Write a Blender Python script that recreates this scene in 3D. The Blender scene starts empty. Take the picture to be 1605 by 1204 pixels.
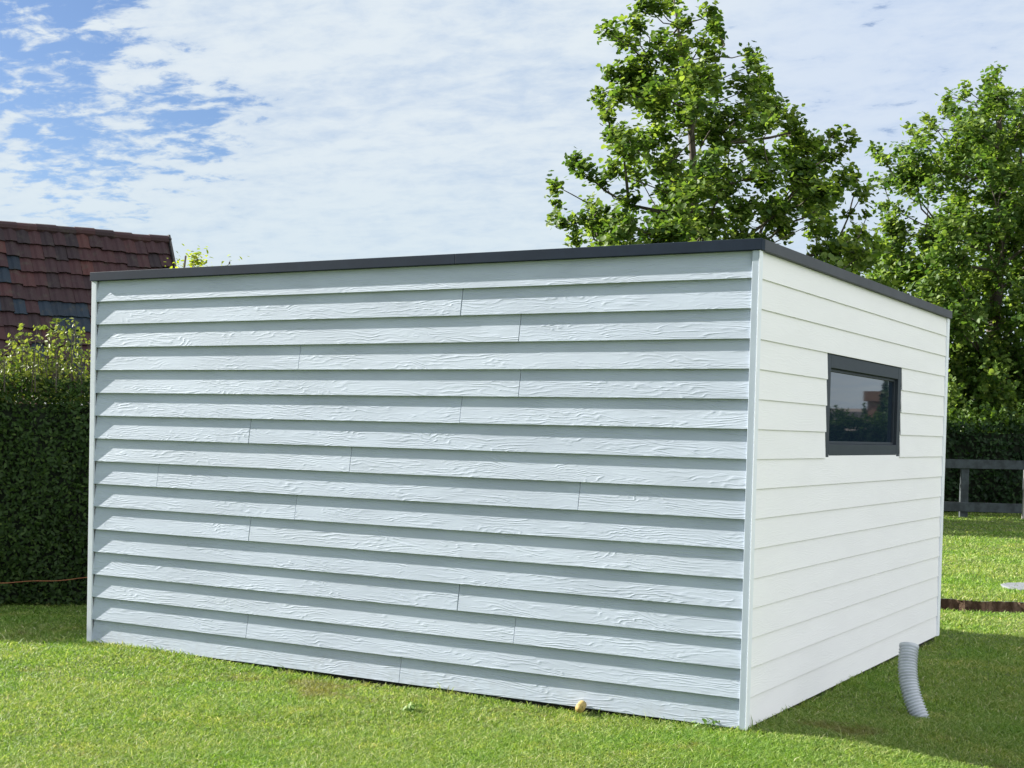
import bpy, math, random
import numpy as np
from mathutils import Vector

random.seed(7)
rng = np.random.default_rng(11)
S = bpy.context.scene
COL = S.collection
R_ = math.radians

# ------------------------------------------------------------------ camera
F_PX, CY_PX = 2178.06, 743.45           # focal length and principal row, for a 1605 px wide picture
YAW, PITCH, ROLL = 2.0938462, -0.0304637, 0.0237869
CAM = np.array([2.5979, -7.0507, 1.5374])


def cam_axes():
    f = np.array([math.cos(PITCH) * math.cos(YAW), math.cos(PITCH) * math.sin(YAW), math.sin(PITCH)])
    r = np.array([math.sin(YAW), -math.cos(YAW), 0.0])
    u = np.cross(r, f)
    return (math.cos(ROLL) * r + math.sin(ROLL) * u, -math.sin(ROLL) * r + math.cos(ROLL) * u, f)


AR, AU, AF = cam_axes()


def at(px, py, dist):
    """world point seen in photo direction (px, py), at a real distance along the view axis"""
    return CAM + (AF + AR * (px - 802.5) / F_PX - AU * (py - CY_PX) / F_PX) * dist


cd = bpy.data.cameras.new('camera')
cam = bpy.data.objects.new('camera', cd)
COL.objects.link(cam)
S.camera = cam
from mathutils import Matrix
m = Matrix((( AR[0], AU[0], -AF[0], CAM[0]), (AR[1], AU[1], -AF[1], CAM[1]), (AR[2], AU[2], -AF[2], CAM[2]), (0, 0, 0, 1)))
cam.matrix_world = m
cd.sensor_fit = 'HORIZONTAL'
cd.sensor_width = 36.0
cd.lens = F_PX / 1605.0 * 36.0
cd.shift_y = (CY_PX - 602.0) / 1605.0
cd.clip_start = 0.05
cd.clip_end = 3000
S.render.resolution_x, S.render.resolution_y = 1024, 768

# ------------------------------------------------------------------ view, sun, sky
S.view_settings.view_transform = 'Standard'
S.view_settings.look = 'None'
S.view_settings.gamma = 1
S.view_settings.use_curve_mapping = False
S.view_settings.exposure = 1.58
S.render.engine = 'CYCLES'
S.cycles.max_bounces = 8
S.cycles.transparent_max_bounces = 8

SUN_AZ, SUN_EL = R_(5.7), R_(26)        # light travels towards +X, a little +Y, and down
travel = Vector((math.cos(SUN_AZ) * math.cos(SUN_EL), math.sin(SUN_AZ) * math.cos(SUN_EL), -math.sin(SUN_EL)))
sl = bpy.data.lights.new('sun', 'SUN')
sl.energy = 5.0
sl.angle = R_(0.6)
sl.color = (1.0, 0.955, 0.88)
sun = bpy.data.objects.new('sun', sl)
sun.rotation_euler = travel.to_track_quat('-Z', 'Y').to_euler()
sun.location = (-20, -5, 20)
COL.objects.link(sun)


# ------------------------------------------------------------------ node helpers
class NT:
    def __init__(self, tree):
        self.t = tree
        self.n = tree.nodes
        self.l = tree.links

    def node(self, kind, **kw):
        n = self.n.new(kind)
        for k, v in kw.items():
            if k == 'ins':
                for a, b in v.items():
                    self.put(n.inputs[a], b)
            else:
                setattr(n, k, v)
        return n

    def put(self, sock, v):
        if isinstance(v, bpy.types.NodeSocket):
            self.l.new(v, sock)
        elif isinstance(v, bpy.types.Node):
            self.l.new(v.outputs[0], sock)
        else:
            sock.default_value = v

    def math(self, op, a, b=None, c=None, clamp=False):
        n = self.n.new('ShaderNodeMath')
        n.operation = op
        n.use_clamp = clamp
        self.put(n.inputs[0], a)
        if b is not None:
            self.put(n.inputs[1], b)
        if c is not None:
            self.put(n.inputs[2], c)
        return n.outputs[0]

    def vmath(self, op, a, b=None, out=0):
        n = self.n.new('ShaderNodeVectorMath')
        n.operation = op
        self.put(n.inputs[0], a)
        if b is not None:
            self.put(n.inputs[1], b)
        return n.outputs['Value'] if op in ('DOT_PRODUCT', 'LENGTH', 'DISTANCE') else n.outputs[0]

    def mix(self, f, a, b, blend='MIX'):
        n = self.n.new('ShaderNodeMix')
        n.data_type = 'RGBA'
        n.blend_type = blend
        self.put(n.inputs['Factor'], f)
        self.put(n.inputs[6], c4(a))
        self.put(n.inputs[7], c4(b))
        return n.outputs[2]

    def ramp(self, f, stops, interp='LINEAR'):
        n = self.n.new('ShaderNodeValToRGB')
        n.color_ramp.interpolation = interp
        els = n.color_ramp.elements
        while len(els) < len(stops):
            els.new(0.5)
        for e, (p, c) in zip(els, stops):
            e.position = p
            e.color = c4(c) if not isinstance(c, (int, float)) else (c, c, c, 1)
        self.put(n.inputs[0], f)
        return n.outputs[0]

    def smooth(self, v, a, b, lo=0.0, hi=1.0):
        n = self.n.new('ShaderNodeMapRange')
        n.interpolation_type = 'SMOOTHSTEP'
        self.put(n.inputs[0], v)
        n.inputs[1].default_value = a
        n.inputs[2].default_value = b
        n.inputs[3].default_value = lo
        n.inputs[4].default_value = hi
        return n.outputs[0]

    def noise(self, vec, scale, detail=3, rough=0.55, dist=0.0, out=0):
        n = self.n.new('ShaderNodeTexNoise')
        if vec is not None:
            self.put(n.inputs['Vector'], vec)
        n.inputs['Scale'].default_value = scale
        n.inputs['Detail'].default_value = detail
        n.inputs['Roughness'].default_value = rough
        n.inputs['Distortion'].default_value = dist
        return n.outputs[out]

    def mapping(self, vec, scale=(1, 1, 1), loc=(0, 0, 0), rot=(0, 0, 0)):
        n = self.n.new('ShaderNodeMapping')
        self.put(n.inputs[0], vec)
        n.inputs['Scale'].default_value = scale
        n.inputs['Location'].default_value = loc
        n.inputs['Rotation'].default_value = rot
        return n.outputs[0]

    def attr(self, name, out='Fac'):
        n = self.n.new('ShaderNodeAttribute')
        n.attribute_name = name
        return n.outputs[out]


def c4(c):
    if isinstance(c, (tuple, list)) and len(c) == 3:
        return (c[0], c[1], c[2], 1.0)
    return c


def new_mat(name):
    mt = bpy.data.materials.new(name)
    mt.use_nodes = True
    nt = NT(mt.node_tree)
    b = mt.node_tree.nodes['Principled BSDF']
    return mt, nt, b


def coords(nt):
    return nt.node('ShaderNodeNewGeometry').outputs['Position']


# ------------------------------------------------------------------ world: sky with clouds
world = bpy.data.worlds.new('World')
S.world = world
world.use_nodes = True
w = NT(world.node_tree)
bg = world.node_tree.nodes['Background']
bg.inputs['Strength'].default_value = 0.08
sky = w.node('ShaderNodeTexSky', sky_type='NISHITA', sun_disc=False)
sky.sun_elevation = SUN_EL
sky.sun_rotation = math.atan2(-travel.x, -travel.y)
sky.air_density = 1.0
sky.dust_density = 0.6
sky.ozone_density = 2.5
gen = w.node('ShaderNodeTexCoord').outputs['Generated']
sep = w.node('ShaderNodeSeparateXYZ', ins={0: gen})
sx, sy, sz = sep.outputs
# coordinates on a flat cloud layer overhead (so clouds flatten towards the horizon)
inv = w.math('DIVIDE', 1.0, w.math('ADD', w.math('MAXIMUM', sz, 0.0), 0.16))
cl = w.node('ShaderNodeCombineXYZ', ins={0: w.math('MULTIPLY', sx, inv), 1: w.math('MULTIPLY', sy, inv), 2: 0.0}).outputs[0]
warp = w.vmath('SCALE', w.noise(cl, 1.3, 4, 0.6, out=1))
warp.node.inputs['Scale'].default_value = 0.55
cw = w.vmath('ADD', cl, warp)
streak = w.noise(w.mapping(cw, scale=(1.1, 3.2, 1), rot=(0, 0, R_(-32))), 1.7, 10, 0.6)
puff = w.noise(w.mapping(cl, scale=(2.1, 2.6, 1), rot=(0, 0, R_(-25)), loc=(3.1, 0.4, 0)), 6.0, 10, 0.62, 0.25)
broad = w.noise(cw, 0.9, 3, 0.5)


def unit(px, py):
    v = at(px, py, 1.0) - CAM
    return tuple(v / np.linalg.norm(v))


def blob(px, py, r0, r1):
    d = w.vmath('DISTANCE', w.vmath('NORMALIZE', gen), unit(px, py))
    return w.smooth(d, r0, r1, 1.0, 0.0)


gap = w.math('MAXIMUM', blob(50, 60, 0.02, 0.13), w.math('MULTIPLY', blob(110, 225, 0.02, 0.105), 0.85))
gap = w.math('MAXIMUM', gap, w.math('MULTIPLY', blob(290, 190, 0.01, 0.09), 0.85))
gap = w.math('MAXIMUM', gap, w.math('MULTIPLY', blob(200, 60, 0.01, 0.06), 0.5))
gap = w.math('MAXIMUM', gap, w.math('MULTIPLY', blob(-500, -200, 0.1, 0.3), 0.8))
gap = w.math('MAXIMUM', gap, w.math('MULTIPLY', blob(-500, 300, 0.05, 0.25), 0.8))
thin = w.math('MULTIPLY', w.math('MAXIMUM', blob(1400, 120, 0.03, 0.2), w.math('MULTIPLY', blob(1330, 380, 0.02, 0.11), 1.0)), 0.42)
dens = w.math('ADD', w.math('MULTIPLY', streak, 0.55), w.math('MULTIPLY', puff, 1.25))
dens = w.math('ADD', dens, w.math('MULTIPLY', broad, 0.35))       # mean about 0.82
d1 = w.math('SUBTRACT', w.math('ADD', dens, 0.12), w.math('MULTIPLY', gap, 0.42))
d1 = w.math('SUBTRACT', d1, w.math('MULTIPLY', thin, 0.20))
cover = w.smooth(d1, 0.72, 0.97)
# cloud brightness: lit tops, grey-blue thin parts
tone = w.smooth(w.math('ADD', w.math('MULTIPLY', streak, 0.6), w.math('MULTIPLY', puff, 0.6)), 0.34, 0.74)
cloud = w.mix(tone, (2.15, 2.68, 3.45), (3.2, 3.53, 3.8))
near_h = w.smooth(sz, 0.10, 0.24)
cloud = w.mix(w.math('MULTIPLY', thin, 0.95), cloud, (2.25, 2.75, 3.8))
cloud = w.mix(near_h, w.mix(0.55, cloud, (2.75, 3.3, 3.65)), cloud)
# unseen sky: cloud made brighter towards +X to light the shaded side wall
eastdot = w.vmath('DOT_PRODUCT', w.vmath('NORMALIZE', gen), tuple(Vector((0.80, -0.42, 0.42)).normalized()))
east_fill = w.smooth(eastdot, 0.15, 0.85)
cloud = w.mix(east_fill, cloud, (7.3, 7.5, 7.9))
zen = w.smooth(sz, 0.45, 0.9)
cloud = w.mix(w.math('MULTIPLY', zen, 0.6), cloud, (3.2, 3.5, 3.9))
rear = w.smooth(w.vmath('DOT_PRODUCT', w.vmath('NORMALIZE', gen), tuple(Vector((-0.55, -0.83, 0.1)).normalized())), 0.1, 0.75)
cloud = w.mix(rear, cloud, (1.6, 1.95, 2.6))  # unseen cloud behind is dimmed, to keep the front wall's shade dark
blue = w.mix(1.0, sky.outputs[0], (0.38, 0.42, 0.51), 'MULTIPLY')
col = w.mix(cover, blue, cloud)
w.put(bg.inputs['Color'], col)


# ------------------------------------------------------------------ mesh helpers
class MB:
    """collects simple solids into one mesh"""
    def __init__(self):
        self.v = []
        self.f = []
        self.a = []          # one value per face

    def add(self, vs, fs, a=0.5):
        o = len(self.v)
        self.v += [tuple(map(float, p)) for p in vs]
        self.f += [tuple(i + o for i in f) for f in fs]
        self.a += [a] * len(fs)

    def box(self, lo, hi, a=0.5):
        x0, y0, z0 = lo
        x1, y1, z1 = hi
        self.add([(x0, y0, z0), (x1, y0, z0), (x1, y1, z0), (x0, y1, z0), (x0, y0, z1), (x1, y0, z1), (x1, y1, z1), (x0, y1, z1)],
                 [(0, 3, 2, 1), (4, 5, 6, 7), (0, 1, 5, 4), (1, 2, 6, 5), (2, 3, 7, 6), (3, 0, 4, 7)], a)

    def obox(self, c, ax, ay, az, a=0.5):
        c, ax, ay, az = map(np.array, (c, ax, ay, az))
        vs = [c + sx_ * ax + sy_ * ay + sz_ * az for sz_ in (-1, 1) for sx_, sy_ in ((-1, -1), (1, -1), (1, 1), (-1, 1))]
        self.add(vs, [(0, 3, 2, 1), (4, 5, 6, 7), (0, 1, 5, 4), (1, 2, 6, 5), (2, 3, 7, 6), (3, 0, 4, 7)], a)

    def prism(self, poly, y0, y1, axis='x', a=0.5):
        """poly = list of 2-D points; extruded along an axis"""
        n = len(poly)
        mk = {'x': lambda t, p: (t, p[0], p[1]), 'y': lambda t, p: (p[0], t, p[1]), 'z': lambda t, p: (p[0], p[1], t)}[axis]
        vs = [mk(y0, p) for p in poly] + [mk(y1, p) for p in poly]
        fs = [tuple(range(n))[::-1], tuple(range(n, 2 * n))]
        fs += [(i, (i + 1) % n, n + (i + 1) % n, n + i) for i in range(n)]
        self.add(vs, fs, a)

    def tube(self, pts, rad, seg=6, a=0.5, cap=True):
        pts = [np.array(p, float) for p in pts]
        o = len(self.v)
        n = len(pts)
        ref = np.array([0.31, 0.87, 0.38])
        for i, p in enumerate(pts):
            d = pts[min(i + 1, n - 1)] - pts[max(i - 1, 0)]
            d = d / (np.linalg.norm(d) + 1e-9)
            s = np.cross(d, ref)
            s /= np.linalg.norm(s) + 1e-9
            t = np.cross(d, s)
            r = rad[i] if hasattr(rad, '__len__') else rad
            for k in range(seg):
                an = 2 * math.pi * k / seg
                self.v.append(tuple(p + r * (math.cos(an) * s + math.sin(an) * t)))
        for i in range(n - 1):
            for k in range(seg):
                k2 = (k + 1) % seg
                self.f.append((o + i * seg + k, o + i * seg + k2, o + (i + 1) * seg + k2, o + (i + 1) * seg + k))
                self.a.append(a)
        if cap:
            self.f.append(tuple(o + k for k in range(seg))[::-1])
            self.f.append(tuple(o + (n - 1) * seg + k for k in range(seg)))
            self.a += [a, a]

    def build(self, name, mat, parent=None, smooth=False, bevel=0.0, fix=True):
        me = bpy.data.meshes.new(name)
        me.from_pydata(self.v, [], self.f)
        at_ = me.attributes.new('shade', 'FLOAT', 'FACE')
        at_.data.foreach_set('value', np.array(self.a, dtype=np.float32))
        if fix:
            import bmesh
            bm = bmesh.new()
            bm.from_mesh(me)
            bmesh.ops.recalc_face_normals(bm, faces=bm.faces)
            bm.to_mesh(me)
            bm.free()
        me.materials.append(mat)
        ob = bpy.data.objects.new(name, me)
        COL.objects.link(ob)
        if parent:
            place(ob, parent)
        if smooth:
            me.polygons.foreach_set('use_smooth', [True] * len(me.polygons))
        if bevel:
            b = ob.modifiers.new('bevel', 'BEVEL')
            b.width = bevel
            b.segments = 2
            b.limit_method = 'ANGLE'
        return ob


def place(ob, parent):
    """parent without moving: meshes are written in world coordinates"""
    ob.parent = parent
    root = parent
    loc = Vector((0, 0, 0))
    while root:
        loc += root.location
        root = root.parent
    if ob.type == 'MESH':
        ob.data.transform(Matrix.Translation(-loc))


def thing(name, label, cat, loc, group=None):
    o = bpy.data.objects.new(name, None)
    o.location = loc
    o.empty_display_size = 0.2
    COL.objects.link(o)
    return tag(o, label, cat, group)


def tag(o, label, cat, group=None, kind=None):
    if label:
        o['label'] = label
    if cat:
        o['category'] = cat
    if group:
        o['group'] = group
    if kind:
        o['kind'] = kind
    return o


def cards(name, mat, tmpl, centers, nrm, size, shade, parent=None, up=None, spin=None, stretch=None, smooth=False):
    """many small leaf-shaped faces in one mesh. tmpl: (verts Nx3, faces)"""
    tv, tf = tmpl
    tv = np.array(tv, float)
    n = len(centers)
    k = len(tv)
    nrm = nrm / (np.linalg.norm(nrm, axis=1, keepdims=True) + 1e-9)
    if up is None:
        up = rng.normal(size=(n, 3))
    a = up - nrm * np.sum(up * nrm, 1, keepdims=True)
    a /= np.linalg.norm(a, axis=1, keepdims=True) + 1e-9
    b = np.cross(nrm, a)
    P = centers[:, None, :] + size[:, None, None] * (tv[None, :, 0:1] * b[:, None, :] + tv[None, :, 1:2] * a[:, None, :] + tv[None, :, 2:3] * nrm[:, None, :])
    V = P.reshape(-1, 3)
    fl = np.array([len(f) for f in tf])
    flat = np.concatenate([np.array(f) for f in tf])
    F = (flat[None, :] + (np.arange(n) * k)[:, None]).ravel().astype(np.int32)
    tot = np.tile(fl, n).astype(np.int32)
    start = np.concatenate([[0], np.cumsum(tot)[:-1]]).astype(np.int32)
    off = Vector((0, 0, 0))
    q = parent
    while q:
        off += q.location
        q = q.parent
    V = V - np.array(off)
    me = bpy.data.meshes.new(name)
    me.vertices.add(len(V))
    me.vertices.foreach_set('co', V.ravel().astype(np.float32))
    me.loops.add(len(F))
    me.loops.foreach_set('vertex_index', F)
    me.polygons.add(len(tot))
    me.polygons.foreach_set('loop_start', start)
    me.polygons.foreach_set('loop_total', tot)
    at_ = me.attributes.new('shade', 'FLOAT', 'FACE')
    at_.data.foreach_set('value', np.repeat(shade, len(tf)).astype(np.float32))
    me.update(calc_edges=True)
    me.validate()
    me.materials.append(mat)
    ob = bpy.data.objects.new(name, me)
    COL.objects.link(ob)
    if parent:
        ob.parent = parent
    return ob


BROAD = ([(0, -.5, 0), (.28, -.42, .05), (.5, -.05, .08), (.3, .12, .03), (.22, .42, .06), (0, .55, 0), (-.22, .42, .06), (-.3, .12, .03), (-.5, -.05, .08), (-.28, -.42, .05), (0, -.02, -.06)],
         [(0, 1, 2, 10), (2, 3, 10), (3, 4, 5, 10), (5, 6, 7, 10), (7, 8, 10), (8, 9, 0, 10)])
OVAL = ([(0, -.5, 0), (.26, -.1, .08), (.18, .3, .05), (0, .5, 0), (-.18, .3, .05), (-.26, -.1, .08), (0, 0, -.02)],
        [(0, 1, 6), (1, 2, 6), (2, 3, 6), (3, 4, 6), (4, 5, 6), (5, 0, 6)])
DIAM = ([(0, -.5, 0), (.27, 0, .06), (0, .5, 0), (-.27, 0, .06)], [(0, 1, 2), (0, 2, 3)])


# ------------------------------------------------------------------ materials
def leaf_mat(name, dark, mid, light, trans=0.45, rough=0.5):
    mt, nt, b = new_mat(name)
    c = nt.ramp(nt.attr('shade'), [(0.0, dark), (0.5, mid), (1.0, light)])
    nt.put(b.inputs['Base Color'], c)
    b.inputs['Roughness'].default_value = rough
    b.inputs['Specular IOR Level'].default_value = 0.22
    tr = nt.node('ShaderNodeBsdfTranslucent')
    nt.put(tr.inputs[0], nt.mix(1.0, c, (1.3, 1.35, 0.6), 'MULTIPLY'))
    mx = nt.node('ShaderNodeMixShader', ins={0: trans, 1: b.outputs[0], 2: tr.outputs[0]})
    out = mt.node_tree.nodes['Material Output']
    nt.l.new(mx.outputs[0], out.inputs[0])
    return mt


def paint_siding(name, base, bumpd, groove, vary=1.0):
    """embossed wood-grain fibre cement board, painted"""
    mt, nt, b = new_mat(name)
    pos = coords(nt)
    rnd = nt.attr('shade')
    s = nt.node('ShaderNodeSeparateXYZ', ins={0: pos})
    run = nt.math('ADD', s.outputs[0], s.outputs[1])
    run = nt.math('ADD', run, nt.math('MULTIPLY', rnd, 57.0))
    v = nt.node('ShaderNodeCombineXYZ', ins={0: run, 1: nt.math('MULTIPLY', rnd, 19.0), 2: s.outputs[2]}).outputs[0]
    field = nt.noise(nt.mapping(v, scale=(1.9, 1, 9)), 1.0, 3, 0.55, 0.5)
    fine = nt.noise(nt.mapping(v, scale=(14, 1, 150)), 1.0, 3, 0.6)
    ph = nt.math('ADD', nt.math('MULTIPLY', s.outputs[2], 300.0), nt.math('MULTIPLY', field, 62.0))
    wave = nt.math('SINE', ph)
    wave = nt.math('POWER', nt.math('MULTIPLY_ADD', wave, 0.5, 0.5), 2.2)
    strength = nt.smooth(nt.noise(nt.mapping(v, scale=(2.6, 1, 14)), 1.0, 4, 0.6), 0.36, 0.62, 0.18, 1.0)
    broken = nt.smooth(nt.noise(nt.mapping(v, scale=(9, 1, 60)), 1.0, 3, 0.6), 0.35, 0.6, 0.25, 1.0)
    h = nt.math('MULTIPLY', nt.math('MULTIPLY', wave, strength), broken)
    h = nt.math('ADD', h, nt.math('MULTIPLY', fine, 0.35))
    bp = nt.node('ShaderNodeBump', ins={'Strength': 1.0, 'Distance': bumpd, 'Height': h})
    nt.put(b.inputs['Normal'], bp.outputs[0])
    var = nt.noise(nt.mapping(v, scale=(1.6, 1, 7)), 1.0, 3, 0.6)
    c = nt.mix(nt.smooth(var, 0.3, 0.7), tuple(x * (1 - 0.05 * vary) for x in base), tuple(min(1, x * (1 + 0.05 * vary)) for x in base))
    c = nt.mix(nt.math('MULTIPLY', nt.math('SUBTRACT', rnd, 0.5, clamp=True), 0.16 * vary), c, (0.62, 0.66, 0.7))
    # rain-splash dirt on the bottom board, thinning upwards
    dirt = nt.math('MULTIPLY', nt.smooth(s.outputs[2], -0.02, 0.22, 1.0, 0.0), nt.smooth(nt.noise(pos, 22, 5, 0.7), 0.42, 0.72))
    c = nt.mix(nt.math('MULTIPLY', dirt, groove), c, (0.24, 0.22, 0.16))
    nt.put(b.inputs['Base Color'], c)
    b.inputs['Roughness'].default_value = 0.7
    b.inputs['Specular IOR Level'].default_value = 0.15
    return mt


def simple(name, col, rough=0.5, metal=0.0, vary=0.08, scale=8, bump=0.0, bscale=60, spec=0.5):
    mt, nt, b = new_mat(name)
    pos = coords(nt)
    n = nt.noise(pos, scale, 4, 0.6)
    nt.put(b.inputs['Base Color'], nt.mix(nt.smooth(n, 0.3, 0.7), tuple(x * (1 - vary) for x in col), tuple(x * (1 + vary) for x in col)))
    b.inputs['Roughness'].default_value = rough
    b.inputs['Metallic'].default_value = metal
    b.inputs['Specular IOR Level'].default_value = spec
    if bump:
        bp = nt.node('ShaderNodeBump', ins={'Strength': 0.7, 'Distance': bump, 'Height': nt.noise(pos, bscale, 4, 0.6)})
        nt.put(b.inputs['Normal'], bp.outputs[0])
    return mt


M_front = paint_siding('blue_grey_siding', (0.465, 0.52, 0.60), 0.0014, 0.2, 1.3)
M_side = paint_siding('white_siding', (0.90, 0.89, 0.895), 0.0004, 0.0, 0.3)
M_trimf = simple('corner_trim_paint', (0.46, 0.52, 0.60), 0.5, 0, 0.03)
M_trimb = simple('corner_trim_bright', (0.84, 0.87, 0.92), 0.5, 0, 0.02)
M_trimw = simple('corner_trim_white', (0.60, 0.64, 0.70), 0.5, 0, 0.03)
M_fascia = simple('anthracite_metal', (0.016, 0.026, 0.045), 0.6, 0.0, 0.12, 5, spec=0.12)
M_core = simple('shed_core', (0.03, 0.03, 0.028), 0.9)
M_roofm = simple('roof_membrane', (0.05, 0.05, 0.055), 0.8)
M_frame = simple('window_frame_paint', (0.036, 0.045, 0.058), 0.5, 0.0, 0.06, 10, spec=0.2)
M_soilwall, nt, b = new_mat('soil')
pos = coords(nt)
gv_ = nt.noise(nt.mapping(pos, scale=(7, 7, 1.2)), 1.0, 4, 0.6)
cl_ = nt.noise(pos, 16, 5, 0.7)
c = nt.mix(nt.smooth(gv_, 0.42, 0.62), (0.06, 0.04, 0.026), (0.22, 0.155, 0.105))
c = nt.mix(nt.smooth(cl_, 0.4, 0.7, 0, 0.6), c, (0.075, 0.05, 0.03))
nt.put(b.inputs['Base Color'], c)
b.inputs['Roughness'].default_value = 0.95
b.inputs['Specular IOR Level'].default_value = 0.1
bp = nt.node('ShaderNodeBump', ins={'Strength': 0.9, 'Distance': 0.03, 'Height': nt.math('ADD', gv_, cl_)})
nt.put(b.inputs['Normal'], bp.outputs[0])
M_wood = simple('weathered_rail', (0.045, 0.056, 0.062), 0.9, 0, 0.35, 6, 0.004, 40)
M_bark = simple('bark', (0.085, 0.07, 0.055), 0.9, 0, 0.35, 3, 0.01, 18)
M_slab = simple('pale_slab', (0.17, 0.18, 0.20), 0.9, 0, 0.1, 6)
M_cord = simple('orange_cord', (0.30, 0.12, 0.05), 0.8)
M_yellow = simple('yellow_plastic', (0.42, 0.31, 0.10), 0.7, 0, 0.15, 40)
M_duct = simple('grey_duct', (0.50, 0.53, 0.57), 0.45, 0, 0.08, 12)
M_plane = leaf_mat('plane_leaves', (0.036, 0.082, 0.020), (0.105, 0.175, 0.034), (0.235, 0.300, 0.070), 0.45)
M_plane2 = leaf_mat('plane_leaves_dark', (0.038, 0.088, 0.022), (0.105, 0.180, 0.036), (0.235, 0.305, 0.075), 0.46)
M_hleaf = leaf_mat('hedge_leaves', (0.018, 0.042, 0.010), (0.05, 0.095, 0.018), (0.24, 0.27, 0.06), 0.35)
M_rleaf = leaf_mat('far_hedge_leaves', (0.010, 0.030, 0.010), (0.025, 0.06, 0.014), (0.12, 0.20, 0.03), 0.3)
M_young = leaf_mat('young_leaves', (0.16, 0.22, 0.02), (0.30, 0.36, 0.03), (0.45, 0.48, 0.05), 0.5)
M_hcore = simple('hedge_dark_core', (0.010, 0.016, 0.007), 1.0)  # near-black: the shade inside the hedge is put into this colour


def grass_mats():
    out = []
    for nm in ('lawn', 'grass_blades'):
        mt, nt, b = new_mat(nm)
        pos = coords(nt)
        big = nt.noise(pos, 0.75, 4, 0.6)
        mid = nt.noise(nt.mapping(pos, loc=(9, 4, 0)), 2.6, 5, 0.65)
        small = nt.noise(pos, 26, 5, 0.75)
        if nm == 'lawn':
            c = nt.mix(nt.smooth(small, 0.35, 0.7), (0.075, 0.11, 0.022), (0.16, 0.21, 0.045))
        else:
            c = nt.ramp(nt.attr('shade'), [(0.0, (0.080, 0.165, 0.022)), (0.42, (0.185, 0.280, 0.055)), (0.75, (0.33, 0.39, 0.135)), (0.92, (0.47, 0.49, 0.24)), (1.0, (0.56, 0.53, 0.34))])
        c = nt.mix(nt.smooth(mid, 0.5, 0.68, 0, 0.5), c, nt.mix(1.0, c, (1.55, 1.25, 1.3), 'MULTIPLY'))
        c = nt.mix(nt.smooth(big, 0.45, 0.62, 0, 0.75), c, nt.mix(1.0, c, (0.70, 0.92, 0.55), 'MULTIPLY'))
        spot = nt.smooth(nt.vmath('DISTANCE', nt.mapping(pos, scale=(0.45, 1, 0)), (-1.15, -0.33, 0)), 0.05, 0.55, 0.16, 0.0)
        spot = nt.math('MAXIMUM', spot, nt.smooth(nt.vmath('DISTANCE', nt.mapping(pos, scale=(1, 1, 0)), (0.42, 0.28, 0)), 0.05, 0.35, 0.2, 0.0))
        dry = nt.math('MULTIPLY', nt.smooth(nt.math('ADD', nt.noise(nt.mapping(pos, loc=(2, 7, 0)), 2.9, 5, 0.75), spot), 0.57, 0.72), 0.6)
        c = nt.mix(dry, c, (0.20, 0.155, 0.07))
        nt.put(b.inputs['Base Color'], c)
        b.inputs['Roughness'].default_value = 0.6
        b.inputs['Specular IOR Level'].default_value = 0.25
        if nm == 'lawn':
            bp = nt.node('ShaderNodeBump', ins={'Strength': 1.0, 'Distance': 0.03, 'Height': nt.noise(pos, 45, 4, 0.7)})
            nt.put(b.inputs['Normal'], bp.outputs[0])
        else:
            tr = nt.node('ShaderNodeBsdfTranslucent')
            nt.put(tr.inputs[0], nt.mix(1.0, c, (1.3, 1.35, 0.6), 'MULTIPLY'))
            mx = nt.node('ShaderNodeMixShader', ins={0: 0.35, 1: b.outputs[0], 2: tr.outputs[0]})
            nt.l.new(mx.outputs[0], mt.node_tree.nodes['Material Output'].inputs[0])
        out.append(mt)
    return out


M_lawn, M_blade = grass_mats()

# glass: dark reflecting pane
M_glass, nt, b = new_mat('window_glass')
b.inputs['Base Color'].default_value = (0.010, 0.020, 0.034, 1)
b.inputs['Roughness'].default_value = 0.02
b.inputs['IOR'].default_value = 1.52
b.inputs['Specular IOR Level'].default_value = 0.9
b.inputs['Coat Weight'].default_value = 0.15
b.inputs['Coat Roughness'].default_value = 0.01

# old clay tiles
M_tile, nt, b = new_mat('old_clay_tiles')
pos = coords(nt)
c = nt.ramp(nt.attr('shade'), [(0.0, (0.016, 0.008, 0.011)), (0.35, (0.036, 0.012, 0.015)), (0.62, (0.055, 0.016, 0.016)), (0.72, (0.070, 0.020, 0.016)), (0.78, (0.03, 0.011, 0.012)), (0.80, (0.006, 0.014, 0.026)), (1.0, (0.011, 0.026, 0.045))])
c = nt.mix(nt.smooth(nt.noise(pos, 5, 5, 0.7), 0.5, 0.75, 0, 0.6), c, (0.055, 0.05, 0.035))
nt.put(b.inputs['Base Color'], c)
b.inputs['Roughness'].default_value = 0.75

# bricks
M_brick, nt, b = new_mat('red_brick')
pos = coords(nt)
s = nt.node('ShaderNodeSeparateXYZ', ins={0: pos})
bv = nt.node('ShaderNodeCombineXYZ', ins={0: nt.math('ADD', s.outputs[0], s.outputs[1]), 1: s.outputs[2], 2: 0.0}).outputs[0]
bt = nt.node('ShaderNodeTexBrick', ins={'Vector': bv, 'Color1': (0.17, 0.075, 0.05, 1), 'Color2': (0.12, 0.055, 0.04, 1), 'Mortar': (0.3, 0.27, 0.22, 1), 'Scale': 4.5})
nt.put(b.inputs['Base Color'], bt.outputs[0])
b.inputs['Roughness'].default_value = 0.9


# ------------------------------------------------------------------ ground
def sst(x, a, b):
    t = np.clip((x - a) / (b - a), 0, 1)
    return t * t * (3 - 2 * t)


def ground_z(x, y):
    x = np.asarray(x, float)
    y = np.asarray(y, float)
    z = -0.042 + 0.014 * np.sin(x * 1.1 + 0.4) * np.cos(y * 0.9) + 0.008 * np.sin(x * 2.7 - y * 2.1)
    z = z - 0.055 * sst(x, 0.25, 1.6) * (1 - sst(y, 0.8, 3.5))
    z = z + 0.006 * sst(x, -4.4, -2.0) * sst(-x, 0.4, 2.0) * sst(-y, -0.3, 0.6)
    return z


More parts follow.
